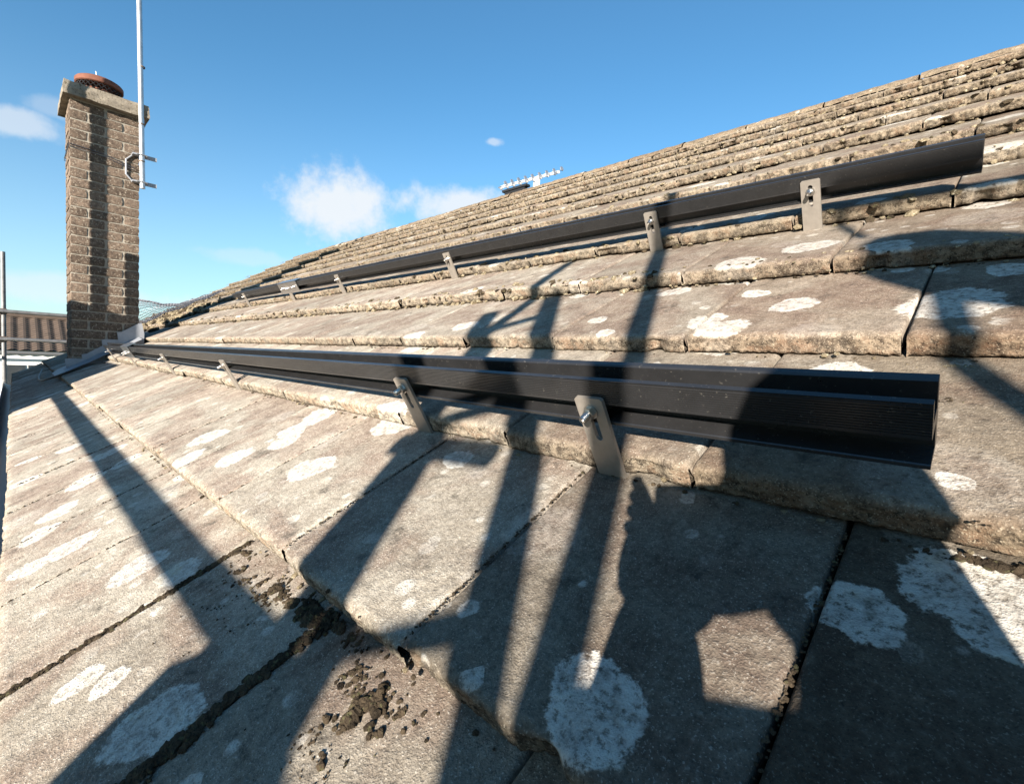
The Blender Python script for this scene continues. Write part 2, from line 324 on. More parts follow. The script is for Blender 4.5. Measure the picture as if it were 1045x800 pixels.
def tile_mesh(name, nx, nv, seed, uc=None, vk=None, rough=1.0, left=True):
    """one flat concrete tile: local x across, y up the slope, z off the roof; lower end at y=0"""
    hw = W_/2 - .0028
    xs = np.linspace(-hw+.003, hw-.003, nx)
    xs = np.concatenate([[-hw, -hw], xs, [hw, hw]]); drop = np.array([.024, .0025] + [0]*nx + [.0025, .024])
    prof = []                                  # (y, z, butt weight, outward dir y,z)
    for y in np.linspace(G+.045, .016, nv): prof.append((y, T*(1-y/G), 0.0, 0, 1))
    r = .0065; zc = T - r - T*.016/G
    for a in (25, 50, 72):
        a = math.radians(a); prof.append((.002+.006+r-r*math.sin(a)-.002, zc+r*math.cos(a)-.0008, .25+.5*math.sin(a), -math.sin(a), math.cos(a)))
    nb = max(3, nv//9)
    for z in np.linspace(zc-.002, .0035, nb): prof.append((.006, z, 1.0, -1, 0))
    prof.append((.05, .0015, 1.0, 0, -1))
    P = np.array(prof); ny = len(P); nxx = len(xs)
    V = np.zeros((ny, nxx, 3)); B = np.zeros((ny, nxx))
    off = Vector((seed*3.7, seed*1.9, seed*.77))
    wav = [.0009*fbm(Vector((x*9, seed*2.1, 0)), 3)*rough for x in xs]
    chip = [max(0, fbm(Vector((x*16, seed*5.3, 3)), 3)-.34)*.03*rough for x in xs]
    hero = nv > 30
    for j in range(ny):
        y, z, bw, dy, dz = P[j]
        for i in range(nxx):
            x = xs[i]; p = Vector((x, y, z)) + off
            if bw > .2:
                d = (.0017*fbm(p*70, 4 if hero else 3) + (.0020*mnoise.noise(p*210) if hero else (.0026*mnoise.noise(p*95)+.0016*mnoise.noise(p*190))))*rough*min(1, bw+.2)
                yy = y + dy*d + wav[i] + chip[i]*bw; zz = z + dz*d*.6
                if bw < .95: zz -= chip[i]*.35
            else:
                e = max(0, 1-(y-.016)/.03)     # the worn lower margin
                d = .0012*fbm(p*14, 3) + (.0007*mnoise.noise(p*85) if hero else 0) + e*.0014*fbm(p*55, 3)*rough
                yy = y + wav[i]*e; zz = z + d - e*chip[i]*.3
            if j < ny-1: zz -= drop[i] if bw < .2 else min(drop[i], .0025)
            V[j, i] = (x, yy, max(zz, .001) if j >= nv else zz); B[j, i] = bw
    idx = np.arange(ny*nxx).reshape(ny, nxx)
    q = np.stack([idx[:-1, :-1], idx[1:, :-1], idx[1:, 1:], idx[:-1, 1:]], -1).reshape(-1, 4)
    me = bpy.data.meshes.new(name); me.from_pydata(V.reshape(-1, 3).tolist(), [], q.tolist()); me.update()
    me.polygons.foreach_set('use_smooth', [True]*len(me.polygons))
    a = me.attributes.new('butt', 'FLOAT', 'POINT'); a.data.foreach_set('value', B.reshape(-1))
    pl = me.attributes.new('plain', 'FLOAT', 'POINT')
    if uc is not None:
        X = uc - V[..., 0].reshape(-1); Y = vk + V[..., 1].reshape(-1); l = np.zeros(len(X))
        for si, (su, sv, sr) in enumerate(SP):
            if abs(su-uc) > .4 or abs(sv-vk-G/2) > .4: continue
            dx, dy = X-su, Y-sv; ang = np.arctan2(dy, dx)
            rr = sr*1.45*(1+.10*np.sin(2*ang+si)+.07*np.sin(3*ang+2.3*si)+.04*np.sin(7*ang+si*.7))
            l = np.maximum(l, 1-np.hypot(dx, dy)/rr)
        a = me.attributes.new('lichen', 'FLOAT', 'POINT'); a.data.foreach_set('value', np.clip(l, 0, 1))
        pl.data.foreach_set('value', np.zeros(len(X)))
    else:
        pl.data.foreach_set('value', np.ones(ny*nxx))
    me.materials.append(MT)
    return me

slots = []
for k in range(-1, KMAX+1):
    sh = .5 if k % 2 else 0.0
    i0 = math.floor((UBEG-U0)/W_); i = i0
    while True:
        ur = U0 + (i+sh)*W_                    # right-hand joint
        uc = ur + W_/2
        if uc + W_/2 > UEND+.05: break
        vk = V0 + k*G
        ctr = uvn(uc, vk+G/2, 0)
        inch = (CH[1]+.02 < ctr.x < CH[0]-.02) and (CH[2]+.02 < ctr.y < CH[3]-.02)
        if not inch: slots.append((k, uc, vk))
        i += 1
def appsize(sl):
    c = uvn(sl[1], sl[2]+G/2, 0.02) - CAMP; dz = c.dot(fwd)
    x, y = c.dot(right)/max(dz, .02), c.dot(down)/max(dz, .02)
    vis = dz > .05 and abs(x) < 1.45 and abs(y) < 1.2
    return (0 if vis else 1, c.length*(1.0 if vis else 3))
slots.sort(key=appsize)
roof = obj('tiled_roof', None); roof.rotation_euler = (TH, 0, 0)
tag(roof, 'wide slope of weathered flat concrete tiles blotched with pale lichen', 'roof')
shared = [tile_mesh('tile_worn', 66, 26, 200+q, rough=1.9) for q in range(8)]
def jitter(k, uc):
    rnd = random.Random(int((k*131+uc*977)*10))
    f_ = 1.0 if k < 4 else 1.9
    return rnd.uniform(-.0035, .0035)*f_, rnd.uniform(-.0012, .0022)*f_, math.radians(rnd.uniform(-.35, .35))*f_, math.radians(rnd.uniform(-.25, .25))*f_, rnd.randrange(8)
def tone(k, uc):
    # the tiles on the right and towards the ridge are browner and dirtier than the left; low right ones are painted darker still to deepen the shadow on them
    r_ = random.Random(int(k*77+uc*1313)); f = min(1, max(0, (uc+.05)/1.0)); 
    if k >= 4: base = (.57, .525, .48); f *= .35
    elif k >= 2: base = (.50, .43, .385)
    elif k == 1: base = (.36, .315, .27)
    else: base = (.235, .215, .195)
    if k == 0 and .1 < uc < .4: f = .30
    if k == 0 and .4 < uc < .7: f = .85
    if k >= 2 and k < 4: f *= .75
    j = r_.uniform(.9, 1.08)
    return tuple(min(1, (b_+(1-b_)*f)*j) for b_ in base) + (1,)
rest = MB(); restb = []
for q, (k, uc, vk) in enumerate(slots):
    dv, dn, rz, ry, vi = jitter(k, uc)
    near = uc < 2.7 and k <= 4 and uc > -.6
    if q < 300:
        if near:
            dist = (uvn(uc, vk+G/2, 0)-CAMP).length
            nx_, nv_ = (110, 100) if dist < .75 else (64, 56) if dist < 1.3 else (40, 34)
            me = tile_mesh('tile_near', nx_, nv_, q+1, uc, vk, rough=.9 if k < 2 else 1.15)
        else: me = shared[vi]
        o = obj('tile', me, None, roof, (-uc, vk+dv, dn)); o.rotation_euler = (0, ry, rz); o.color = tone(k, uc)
    else:
        Mx = Matrix.Translation((-uc, vk+dv, dn)) @ Matrix.Rotation(rz, 4, 'Z') @ Matrix.Rotation(ry, 4, 'Y')
        me = shared[vi]
        rest.add([Mx @ v.co for v in me.vertices], [tuple(p.vertices) for p in me.polygons])
        restb += [d.value for d in me.attributes['butt'].data]
rm = bpy.data.meshes.new('tile_field'); rm.from_pydata(rest.v, [], rest.f); rm.update()
rm.polygons.foreach_set('use_smooth', [True]*len(rm.polygons))
rm.attributes.new('butt', 'FLOAT', 'POINT').data.foreach_set('value', restb)
rm.attributes.new('plain', 'FLOAT', 'POINT').data.foreach_set('value', [1.0]*len(restb))
rm.materials.append(MT)
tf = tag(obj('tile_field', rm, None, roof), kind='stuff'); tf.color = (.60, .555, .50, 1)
# underlay, the far slope, fascia
b = MB(); b.box((-(UEND+UBEG)/2, (VR-.22)/2+.0, -.075), (UEND-UBEG-.1, VR+.2, .05)); obj('underlay', b.mesh('underlay'), M_UNDER, roof)
b = MB()
R2 = Matrix.Rotation(-2*TH, 4, 'X')
p0 = Vector((-UBEG, VR+.01, .0)); p1 = Vector((-UEND, VR+.01, .0)); dn_ = R2.to_3x3() @ Vector((0, 3.6, 0))
b.add([p0, p1, p1+dn_, p0+dn_], [(0, 1, 2, 3)]); b.add([p+R2.to_3x3() @ Vector((0, 0, -.1)) for p in (p0, p1, p1+dn_, p0+dn_)], [(3, 2, 1, 0)])
me = b.mesh('far_slope'); me.attributes.new('plain', 'FLOAT', 'POINT').data.foreach_set('value', [1.0]*8); obj('far_slope', me, MT, roof)
# ridge tiles bedded along the top
def ridge_mesh(seed, Lr=.44):
    prof = []
    for q in range(13):
        a = math.pi*q/12; prof.append((math.cos(a)*.115, math.sin(a)*.062))
    nxr = 14; vs = []; fs = []
    for i in range(nxr):
        x = -Lr/2 + Lr*i/(nxr-1)
        for (y, z) in prof:
            d = .006*fbm(Vector((x*22+seed, y*22, z*22)), 3); vs.append((x, y*(1+d*4), -.045 + z + d))
    for i in range(nxr-1):
        for q in range(12): fs.append((i*13+q, i*13+q+1, (i+1)*13+q+1, (i+1)*13+q))
    me = bpy.data.meshes.new('ridge_tile'); me.from_pydata(vs, [], fs); me.update()
    me.polygons.foreach_set('use_smooth', [True]*len(me.polygons))
    me.attributes.new('butt', 'FLOAT', 'POINT').data.foreach_set('value', [.55]*len(vs)); me.attributes.new('plain', 'FLOAT', 'POINT').data.foreach_set('value', [1.0]*len(vs))
    me.materials.append(MT); return me
rmesh = [ridge_mesh(q*7.7) for q in range(4)]
u = UBEG
q = 0
while u < UEND-.1:
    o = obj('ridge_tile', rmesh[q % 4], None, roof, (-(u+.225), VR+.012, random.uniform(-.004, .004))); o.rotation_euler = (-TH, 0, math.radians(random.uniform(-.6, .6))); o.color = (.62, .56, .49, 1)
    u += .45; q += 1
# verge mortar at the far gable
b = MB()
for k in range(-1, KMAX+1):
    b.box((-(UEND-.0), V0+k*G+G/2, -.005-.01), (.05, G*.98, .05))
obj('verge_mortar', b.mesh('verge_mortar'), M_MORTAR, roof)

# ------------------------------------------------------------------ house under the roof: wall, gutter
eav = uvn(0, V0-G, -.03)
b = MB(); b.box((-(UEND+UBEG)/2, eav.y+.30+3.0, (eav.z-.08-5.6)/2), (UEND-UBEG-.3, 6.0, 5.6+eav.z-.08))
tag(obj('house_wall', b.mesh('house_wall'), M_WHITE), 'white rendered house wall under the tiled roof', 'wall')
gut = empty('gutter', (0, eav.y-.045, eav.z-.045), 'dark half-round gutter along the eaves of the tiled roof', 'gutter')
b = MB(); vs = []; prof = [(math.cos(a)*.055, math.sin(a)*.055) for a in np.linspace(math.pi, 2*math.pi, 10)] + [(math.cos(a)*.051, math.sin(a)*.051) for a in np.linspace(2*math.pi, math.pi, 10)]
b.prism([Vector((-UBEG, y, z)) for y, z in prof], (-(UEND-UBEG), 0, 0)); obj('channel', b.mesh('gutter_channel', True), M_PLASTIC, gut)
for q in range(9):
    b = MB(); b.box((-(UBEG+.6+q*1.1), .0, -.058), (.03, .125, .006)); b.box((-(UBEG+.6+q*1.1), .066, -.02), (.03, .012, .075)); obj('gutter_bracket', b.mesh('gutter_bracket'), M_PLASTIC, gut)

# ------------------------------------------------------------------ mounting rails
def rail_profile(v0, dn):
    p = [(.000, .0735), (.000, .0770), (.0012, .0778), (.026, .0778), (.026, .1015), (.0, .1015)]
    n0, n1, m_ = .1035, .1325, 11
    for i in range(m_):
        a = n0 + (n1-n0)*i/m_; st = (n1-n0)/m_
        p += [(.0, a), (.0, a+st*.55), (.0008, a+st*.62), (.0008, a+st*.95)]
    p += [(.0, .1345), (.0065, .1345), (.0065, .113), (.029, .113), (.029, .1365), (.031, .138), (.038, .138), (.038, .0735)]
    return [(v0+y, z+dn) for y, z in p]
def plate_mesh(w, h, t, slot):                 # plate in x-z plane with a long slot, thickness along +y; z from 0 to h
    bm = bmesh.new(); c = .003
    outer = [(-w/2, 0), (w/2, 0), (w/2, h-c), (w/2-c, h), (-w/2+c, h), (-w/2, h-c)]
    z0, z1, r = slot
    inner = [(r*math.cos(a), z1+r*math.sin(a)) for a in np.linspace(0, math.pi, 8)] + [(r*math.cos(a), z0+r*math.sin(a)) for a in np.linspace(math.pi, 2*math.pi, 8)]
    es = []
    for loop in (outer, inner):
        vs = [bm.verts.new((x, 0, z)) for x, z in loop]
        es += [bm.edges.new((vs[i], vs[(i+1) % len(vs)])) for i in range(len(vs))]
    bmesh.ops.triangle_fill(bm, edges=es, use_beauty=True)
    ret = bmesh.ops.extrude_face_region(bm, geom=list(bm.faces))
    for v in [g for g in ret['geom'] if isinstance(g, bmesh.types.BMVert)]: v.co.y += t
    # foot bent under the tile
    def bx(x0, x1, y0, y1, z0, z1):
        r = bmesh.ops.create_cube(bm, size=1.0)
        for v in r['verts']: v.co = Vector(((x0+x1)/2+v.co.x*(x1-x0), (y0+y1)/2+v.co.y*(y1-y0), (z0+z1)/2+v.co.z*(z1-z0)))
    bx(-w/2+.0004, w/2-.0004, .0012, .045, -.0022, .0012)
    bmesh.ops.recalc_face_normals(bm, faces=bm.faces)
    me = bpy.data.meshes.new('bracket'); bm.to_mesh(me); bm.free(); return me
PLATE = plate_mesh(.040, .1165, .005, (.060, .100, .0050))
b = MB(); RX = Matrix.Rotation(math.pi/2, 3, 'X')  # axis along -y (towards the viewer)
b.lathe([(.0, 0), (.0095, 0), (.0095, .0016), (.0, .0016)], (0, 0, 0), 20, RX)
b.lathe([(.0, .0016), (.0078, .0016), (.0078, .0075), (.0065, .0085), (.0, .0085)], (0, 0, 0), 6, RX)
b.lathe([(.0, .0085), (.0046, .0085), (.0046, .0190), (.0040, .0200), (.0030, .0200), (.0028, .0170), (.0, .0170)], (0, 0, 0), 16, RX)
for q in range(4): b.lathe([(.0046, .0095+q*.0024), (.0051, .0103+q*.0024), (.0046, .0111+q*.0024)], (0, 0, 0), 16, RX)
BOLT = b.mesh('bolt', True)
def make_rail(label, v0, dn, ubeg, uend, brs, splice, lbl2):
    r = obj('mounting_rail', None); r.rotation_euler = (TH, 0, 0); tag(r, label, 'rail', 'black mounting rails on the roof')
    prof = rail_profile(v0, dn)
    b = MB(); b.prism([Vector((-ubeg, y, z)) for y, z in prof], (-(uend-ubeg), 0, 0))
    me = b.mesh('rail_profile'); obj('rail_profile', me, M_RAIL, r)
    for (bu, slant) in brs:
        p = obj('bracket', PLATE, M_STEEL, r, (-bu, v0-.0055, .0015)); p.rotation_euler = (0, math.radians(slant), math.radians(random.uniform(-1.5, 1.5)))
        obj('bolt', BOLT, M_BOLT, p, (random.uniform(-.0005, .0005), 0, .094+dn*.6))
    b = MB(); s0, s1 = splice
    n0 = .066+dn
    b.box((-(s0+s1)/2, v0-.0045, n0+.036), (s1-s0, .004, .070)); b.box((-(s0+s1)/2, v0+.018, n0+.0745), (s1-s0, .049, .003)); b.box((-(s0+s1)/2, v0+.0425, n0+.036), (s1-s0, .004, .070))
    sp = obj('splice_sleeve', b.mesh('splice_sleeve'), M_RAILSIDE, r)
    for q in (.2, .8): obj('bolt', BOLT, M_BOLT, sp, (-(s0+(s1-s0)*q), v0-.0065, n0+.036))
    return r
make_rail('lower black ribbed mounting rail running to the foot of the chimney', .393, .006, .028, 4.78, [(.337, -1.2), (.742, -1.5), (1.815, 0), (2.76, 1), (3.80, 0), (4.63, 0)], (3.62, 3.86), '')
make_rail('upper black mounting rail, nearer the ridge', 1.346, -.007, .043, 4.62, [(.333, 0), (.742, .8), (1.70, 0), (2.72, 0), (3.45, 0), (4.35, 0)], (3.28, 3.58), '')

# ------------------------------------------------------------------ chimney
ch = empty('chimney', (CH[0], CH[2], .1), 'tall brown brick chimney stack with concrete cap and clay pot', 'chimney')
def chl(x, y, z): return Vector((x-CH[0], y-CH[2], z-.1))
ZT = 2.235; ZB = -.35
x0, x1, y0, y1 = CH[1], CH[0], CH[2], CH[3]
b = MB(); b.box(chl((x0+x1)/2, (y0+y1)/2, (ZT+ZB)/2), (x1-x0-.012, y1-y0-.012, ZT-ZB)); obj('mortar_core', b.mesh('mortar_core'), M_MORTAR, ch)
def brick_mesh(l, d, h, seed):
    bm = bmesh.new(); bmesh.ops.create_cube(bm, size=1.0)
    bmesh.ops.subdivide_edges(bm, edges=bm.edges[:], cuts=2, use_grid_fill=True)
    for v in bm.verts:
        p = Vector((v.co.x*l, v.co.y*d, v.co.z*h)); q = Vector((seed, 0, 0))
        corner = sum(abs(abs(c)-.5) < .01 for c in v.co)
        if corner >= 2: p *= (1-.003/max(l, .1)) if corner == 2 else (1-.006/max(l, .1))
        p += Vector((fbm(p*30+q, 2), fbm(p*30+q*2, 2), fbm(p*30+q*3, 2)))*.0035
        v.co = p
    me = bpy.data.meshes.new('brick'); bm.to_mesh(me); bm.free()
    me.polygons.foreach_set('use_smooth', [False]*len(me.polygons)); me.materials.append(M_BRICK); return me
CH_H = .0745; BH = .0672
lenX, lenY = x1-x0, y1-y0
full_y = [brick_mesh(.1025, (lenY-.010)/2, BH, 11+q) for q in range(4)]      # stretchers on the faces towards/away from the camera
half_y = [brick_mesh(.1025, .1025, BH, 31+q) for q in range(3)]
mid_y = [brick_mesh(.1025, lenY-.2250, BH, 51+q) for q in range(3)]
side_x = [brick_mesh(lenX-.225, .1025, BH, 71+q) for q in range(3)]
side_h = [brick_mesh((lenX-.010)/2-.1, .1025, BH, 91+q) for q in range(3)]
nc = int((ZT+.06)/CH_H) 
for c in range(-2, 30):
    z = ZT - .010 - BH/2 - (29-c)*CH_H
    if z < ZB+.05: continue
    for face, xx in ((1, x1-.1025/2+.001), (-1, x0+.1025/2-.001)):
        jx = lambda: random.uniform(-.0015, .0015)
        if c % 2:
            for s in (0, 1):
                ln = (lenY-.010)/2; obj('brick', random.choice(full_y), None, ch, chl(xx+jx(), y0+ln/2+s*(ln+.010), z))
        else:
            obj('brick', random.choice(half_y), None, ch, chl(xx+jx(), y0+.1025/2, z)); obj('brick', random.choice(half_y), None, ch, chl(xx+jx(), y1-.1025/2, z))
            obj('brick', random.choice(mid_y), None, ch, chl(xx+jx(), (y0+y1)/2, z))
    obj('brick', random.choice(side_x), None, ch, chl((x0+x1)/2, y0+.1025/2+random.uniform(-.003, .001), z)); obj('brick', random.choice(side_x), None, ch, chl((x0+x1)/2, y1-.1025/2-random.uniform(-.003, .001), z))
# concrete cap with a weathered top
bm = bmesh.new(); bmesh.ops.create_cube(bm, size=1.0); bmesh.ops.subdivide_edges(bm, edges=bm.edges[:], cuts=9, use_grid_fill=True)
for v in bm.verts:
    tz = v.co.z+.5; sh = 1-.05*max(0, tz-.5)
    p = Vector((v.co.x*(lenX+.125)*sh, v.co.y*(lenY+.10)*sh, v.co.z*.10)); p += Vector((fbm(p*25, 3), fbm(p*25+Vector((5, 0, 0)), 3), fbm(p*25+Vector((9, 0, 0)), 3)))*.005; v.co = p
me = bpy.data.meshes.new('cap'); bm.to_mesh(me); bm.free(); obj('cap', me, M_CONC, ch, chl((x0+x1)/2, (y0+y1)/2+.008, ZT+.051))
# clay pot: squat bowl, black guard, clay hood
pot = empty('chimney_pot', (0, 0, 0)); pot.parent = ch; pot.location = chl((x0+x1)/2+.03, (y0+y1)/2-.02, ZT+.095); pot.scale = (1, 1, .74)
b = MB(); b.lathe([(.135, 0), (.140, .012), (.125, .03), (.118, .075), (.128, .085), (.128, .098), (.105, .098), (.100, .02), (0, .02)], (0, 0, 0), 36); obj('bowl', b.mesh('pot_bowl', True), M_TERRA, pot)
b = MB()
for q in range(26):
    a = 2*math.pi*q/26; a2 = a+.24
    b.tube([(.132*math.cos(a), .132*math.sin(a), .060), (.145*math.cos(a2), .145*math.sin(a2), .100), (.142*math.cos(a), .142*math.sin(a), .150)], .0035, 5)
    b.tube([(.132*math.cos(a), .132*math.sin(a), .060), (.145*math.cos(a-.24), .145*math.sin(a-.24), .100), (.142*math.cos(a), .142*math.sin(a), .150)], .0035, 5)
obj('wire_guard', b.mesh('wire_guard'), M_BLACKWIRE, pot)
b = MB(); b.lathe([(.0, .150), (.150, .148), (.158, .156), (.158, .196), (.150, .210), (.132, .224), (.08, .245), (.0, .255)], (0, 0, 0), 40); obj('hood', b.mesh('pot_hood', True), M_TERRA, pot)
b = MB(); b.tube([(.0, -.02, .224), (.004, -.018, .27), (-.002, -.022, .33)], .003, 6); obj('spike', b.mesh('spike'), M_GALV, pot)
# stepped lead flashing
def roofz(y): return (y*ST/CT)                 # height of the roof plane at world y
fl = []
xf = x1+.006
def lead(poly, nm='flashing', th=.003, x=None):
    b = MB(); b.prism([chl(xf if x is None else x, y, z) for y, z in poly], (th, 0, 0)); return obj(nm, b.mesh(nm), M_LEAD, ch)
for i, (ya, yb, h0, h1) in enumerate([(.09, .20, .12, .10), (.19, .335, .10, .13), (.315, .43, .15, .13), (.415, .575, .16, .19)]):
    x_ = xf+.0016*i; P_ = []
    for q in range(7): P_.append((ya+.01+(yb-ya)*q/6, roofz(ya+(yb-ya)*q/6)-.03))
    P_ += [(yb+.012, roofz(yb)+h1*.5), (yb-.004, roofz(yb)+h1-.012), (yb-.03, roofz(yb-.03)+h1+.004), (ya+.02, roofz(ya)+h0+.035), (ya-.012, roofz(ya)+h0+.028), (ya-.002, roofz(ya)+h0*.5)]
    b = MB(); b.prism([chl(x_, y, z) for y, z in P_], (.002, 0, 0)); obj('step_flashing', b.mesh('step_flashing'), M_LEAD, ch)
# apron sheets lying on the tiles round the base
def sheet(pts, nm):                             # pts in (u,v,n)
    nu = 10; b = MB(); vs = []; fs = []
    P = [Vector(p) for p in pts]
    for i in range(nu+1):
        for j in range(nu+1):
            s, t_ = i/nu, j/nu; p = (P[0]*(1-s)+P[1]*s)*(1-t_) + (P[3]*(1-s)+P[2]*s)*t_
            w = uvn(p.x, p.y, p.z + .006*fbm(Vector((p.x*9, p.y*9, 1)), 3)); vs.append(w - ch.location)
    for i in range(nu):
        for j in range(nu): a = i*(nu+1)+j; fs.append((a, a+1, a+nu+2, a+nu+1))
    me = bpy.data.meshes.new(nm); me.from_pydata(vs, [], fs); me.update(); me.polygons.foreach_set('use_smooth', [True]*len(me.polygons)); return obj(nm, me, M_LEAD, ch)
sheet([(5.15, .12, .048), (5.15, .68, .046), (5.27, .68, .07), (5.27, .12, .07)], 'side_flashing')
sheet([(5.12, .05, .042), (5.12, .16, .046), (5.70, .16, .06), (5.70, .05, .046)], 'apron_flashing')
# lashing wire round the stack
b = MB()
for dz in (0, .018):
    z = 1.845+dz; e = .005
    b.tube([chl(x1+e, y0-e, z+.02), chl(x1+e, (y0+y1)/2, z), chl(x1+e+.012, y1-.04, z-.05), ], .0028, 6)
    b.tube([chl(x1+e, y0-e, z+.02), chl(x0-e, y0-e, z+.02), chl(x0-e, y1+e, z), chl(x1+e, y1+e, z-.05)], .0028, 6)
lash = obj('lashing_wire', b.mesh('lashing_wire'), M_WIRE, ch)

# ------------------------------------------------------------------ aerial mast
mx, my = -5.20, .548
mast = empty('aerial_mast', (mx, my, 1.65), 'white galvanised aerial mast lashed to the chimney side', 'mast')
b = MB(); b.tube([(0, 0.018, 0), (0, -.008, 1.6), (0, -.02, 2.6)], .0195, 16); obj('pole', b.mesh('mast_pole', True), M_GALV, mast)
for z in (.22, .52, .98): 
    b = MB(); b.lathe([(.0200, -.006), (.0225, -.005), (.0225, .005), (.0200, .006)], (0, .012, z), 16); obj('band', b.mesh('band', True), M_RUST, mast)
b = MB()                                         # cradle bracket: plate and two arms with V bolts
b.tube([(-.05, .03, .05), (-.05, -.04, .05), (-.05, -.085, .10), (-.05, -.085, .22), (-.05, -.04, .27), (-.05, .03, .27)], .007, 8)
for z in (.05, .27): b.box((-.022, .0, z), (.06, .10, .012)); b.box((-.03, .075, z), (.012, .09, .03))
cr = obj('cradle_bracket', b.mesh('cradle_bracket'), M_LEAD, mast)
for z in (.05, .27):
    b = MB(); b.tube([(-.06, -.035, z), (.02, -.02, z), (.026, 0.015, z), (.02, .045, z), (-.06, .06, z)], .004, 8); obj('u_bolt', b.mesh('u_bolt', True), M_GALV, cr)

# ------------------------------------------------------------------ television aerial beyond the ridge
ta = uvn(3.42, VR+.10, .10)
yg = empty('television_aerial', ta, 'small white television aerial with round elements showing above the ridge', 'aerial')
bd = Vector((1, .10, .015)).normalized()
b = MB(); b.tube([-bd*.36, bd*.36], .014, 8); obj('boom', b.mesh('boom', True), M_WHITE, yg)
for q in range(9):
    c = bd*(-.33+q*.085); b = MB()
    for sg in (-1, 1): b.lathe([(.0, -.004), (.022, -.004), (.022, .004), (.0, .004)], c+Vector((0, sg*.05*(.6+.05*q), .035*sg+.012)), 14, Matrix.Rotation(math.radians(75), 3, 'Y'))
    b.tube([c+Vector((0, -.07, -.03)), c+Vector((0, .07, .05))], .005, 6)
    obj('element', b.mesh('element', True), M_GALV, yg)
b = MB(); b.box(-bd*.16+Vector((0, 0, -.055)), (.34, .06, .022)); b.box(-bd*.16+Vector((0, 0, -.085)), (.28, .04, .03)); obj('mount_plate', b.mesh('mount_plate'), M_BLACKWIRE, yg)
b = MB(); b.box(bd*.1+Vector((0, 0, -.05)), (.05, .04, .10)); obj('foot', b.mesh('foot'), M_WHITE, yg)

# ------------------------------------------------------------------ moss, soil and crumbs (uncountable)
ICO = bmesh.new(); bmesh.ops.create_icosphere(ICO, subdivisions=1, radius=1.0)
IV = np.array([v.co[:] for v in ICO.verts]); IF = [tuple(v.index for v in f.verts) for f in ICO.faces]; ICO.free()
ICO = bmesh.new(); bmesh.ops.create_icosphere(ICO, subdivisions=2, radius=1.0)
IV2 = np.array([v.co[:] for v in ICO.verts]); IF2 = [tuple(v.index for v in f.verts) for f in ICO.faces]; ICO.free()
rs = np.random.RandomState(5)
def lump(B, u, v, n, r, flat=.6, hi=False):
    iv, fi = (IV2, IF2) if hi else (IV, IF)
    s = rs.uniform(.7, 1.35, 3)*np.array([1, 1, flat])
    jig = 1+rs.uniform(-.32, .32, (len(iv), 1))
    p = iv*jig*s*r; a = rs.uniform(0, 6.28); ca, sa = math.cos(a), math.sin(a)
    p = np.stack([p[:, 0]*ca-p[:, 1]*sa, p[:, 0]*sa+p[:, 1]*ca, p[:, 2]], 1) + np.array([-u, v, n])
    B.add(p.tolist(), fi)
def surf(v):
    fr = ((v-V0)/G) % 1.0; return T*(1-fr)
moss = MB(); crust = MB()
def patch(B, u, v, ru, rv, count, rmin, rmax, hi=False, flat=.5):
    mh = .35*min(ru, rv) if hi else .0
    for _ in range(int(count*(3.2 if hi else 1.6))):
        a = rs.uniform(0, 6.28); d = abs(rs.normal(0, .45)); uu, vv = u+ru*d*math.cos(a), v+rv*d*math.sin(a)
        keep = mnoise.noise(Vector((uu*60, vv*60, 7.7)))
        if keep < -.12: continue
        r = rs.uniform(rmin, rmax)*(.62 if hi else .8)*(1.2-min(d, 1)*.5)
        lump(B, uu, vv, surf(vv)+r*.1+rs.uniform(0, 1)*mh*max(0, 1-d)*max(0, keep+.3), r, .7)
def seam(B, ua, va, ub, vb, count, rmin, rmax, wd, hi=False):
    for _ in range(count):
        t_ = rs.uniform(0, 1); lump(B, ua+(ub-ua)*t_+rs.normal(0, wd), va+(vb-va)*t_, surf(va+(vb-va)*t_)+.000, rs.uniform(rmin, rmax), .45, hi)
UJ = lambda k, i: U0 + (i + (.5 if k % 2 else 0))*W_
# dark cushions beside the near step
patch(moss, .385, .020, .036, .040, 150, .002, .0085, True, .75); patch(moss, .43, .034, .03, .02, 70, .001, .004)
patch(moss, .345, .045, .03, .02, 60, .001, .004); patch(moss, .55, .050, .045, .022, 170, .002, .0095, True, .75); patch(moss, .50, .060, .08, .012, 160, .001, .004)
patch(moss, .66, .04, .05, .025, 110, .0012, .0062, True, .8); patch(moss, .74, .03, .05, .025, 70, .001, .006, True, .8); patch(crust, .67, .035, .06, .03, 60, .001, .004); patch(moss, .80, .05, .08, .015, 90, .001, .004)
patch(moss, .60, .048, .05, .02, 120, .001, .005); patch(moss, .40, -.02, .10, .06, 60, .0006, .0018); patch(moss, .7, -.02, .2, .08, 60, .0006, .0018)
seam(moss, .8215, .065, .8215, -.24, 420, .0012, .0050, .0035); seam(moss, .5265, .065, .5265, -.24, 420, .0012, .0055, .0035, True)
patch(moss, .52, -.10, .014, .05, 160, .001, .0055)
for i in range(3, 12): seam(moss, UJ(-1, i), .06, UJ(-1, i), -.24, 70, .001, .003, .002); seam(moss, UJ(0, i), .38, UJ(0, i), .08, 60, .001, .0026, .002)
for i in (-1, 0, 1, 2): seam(moss, UJ(0, i), .385, UJ(0, i), .08, 160, .0006, .0018, .0010)
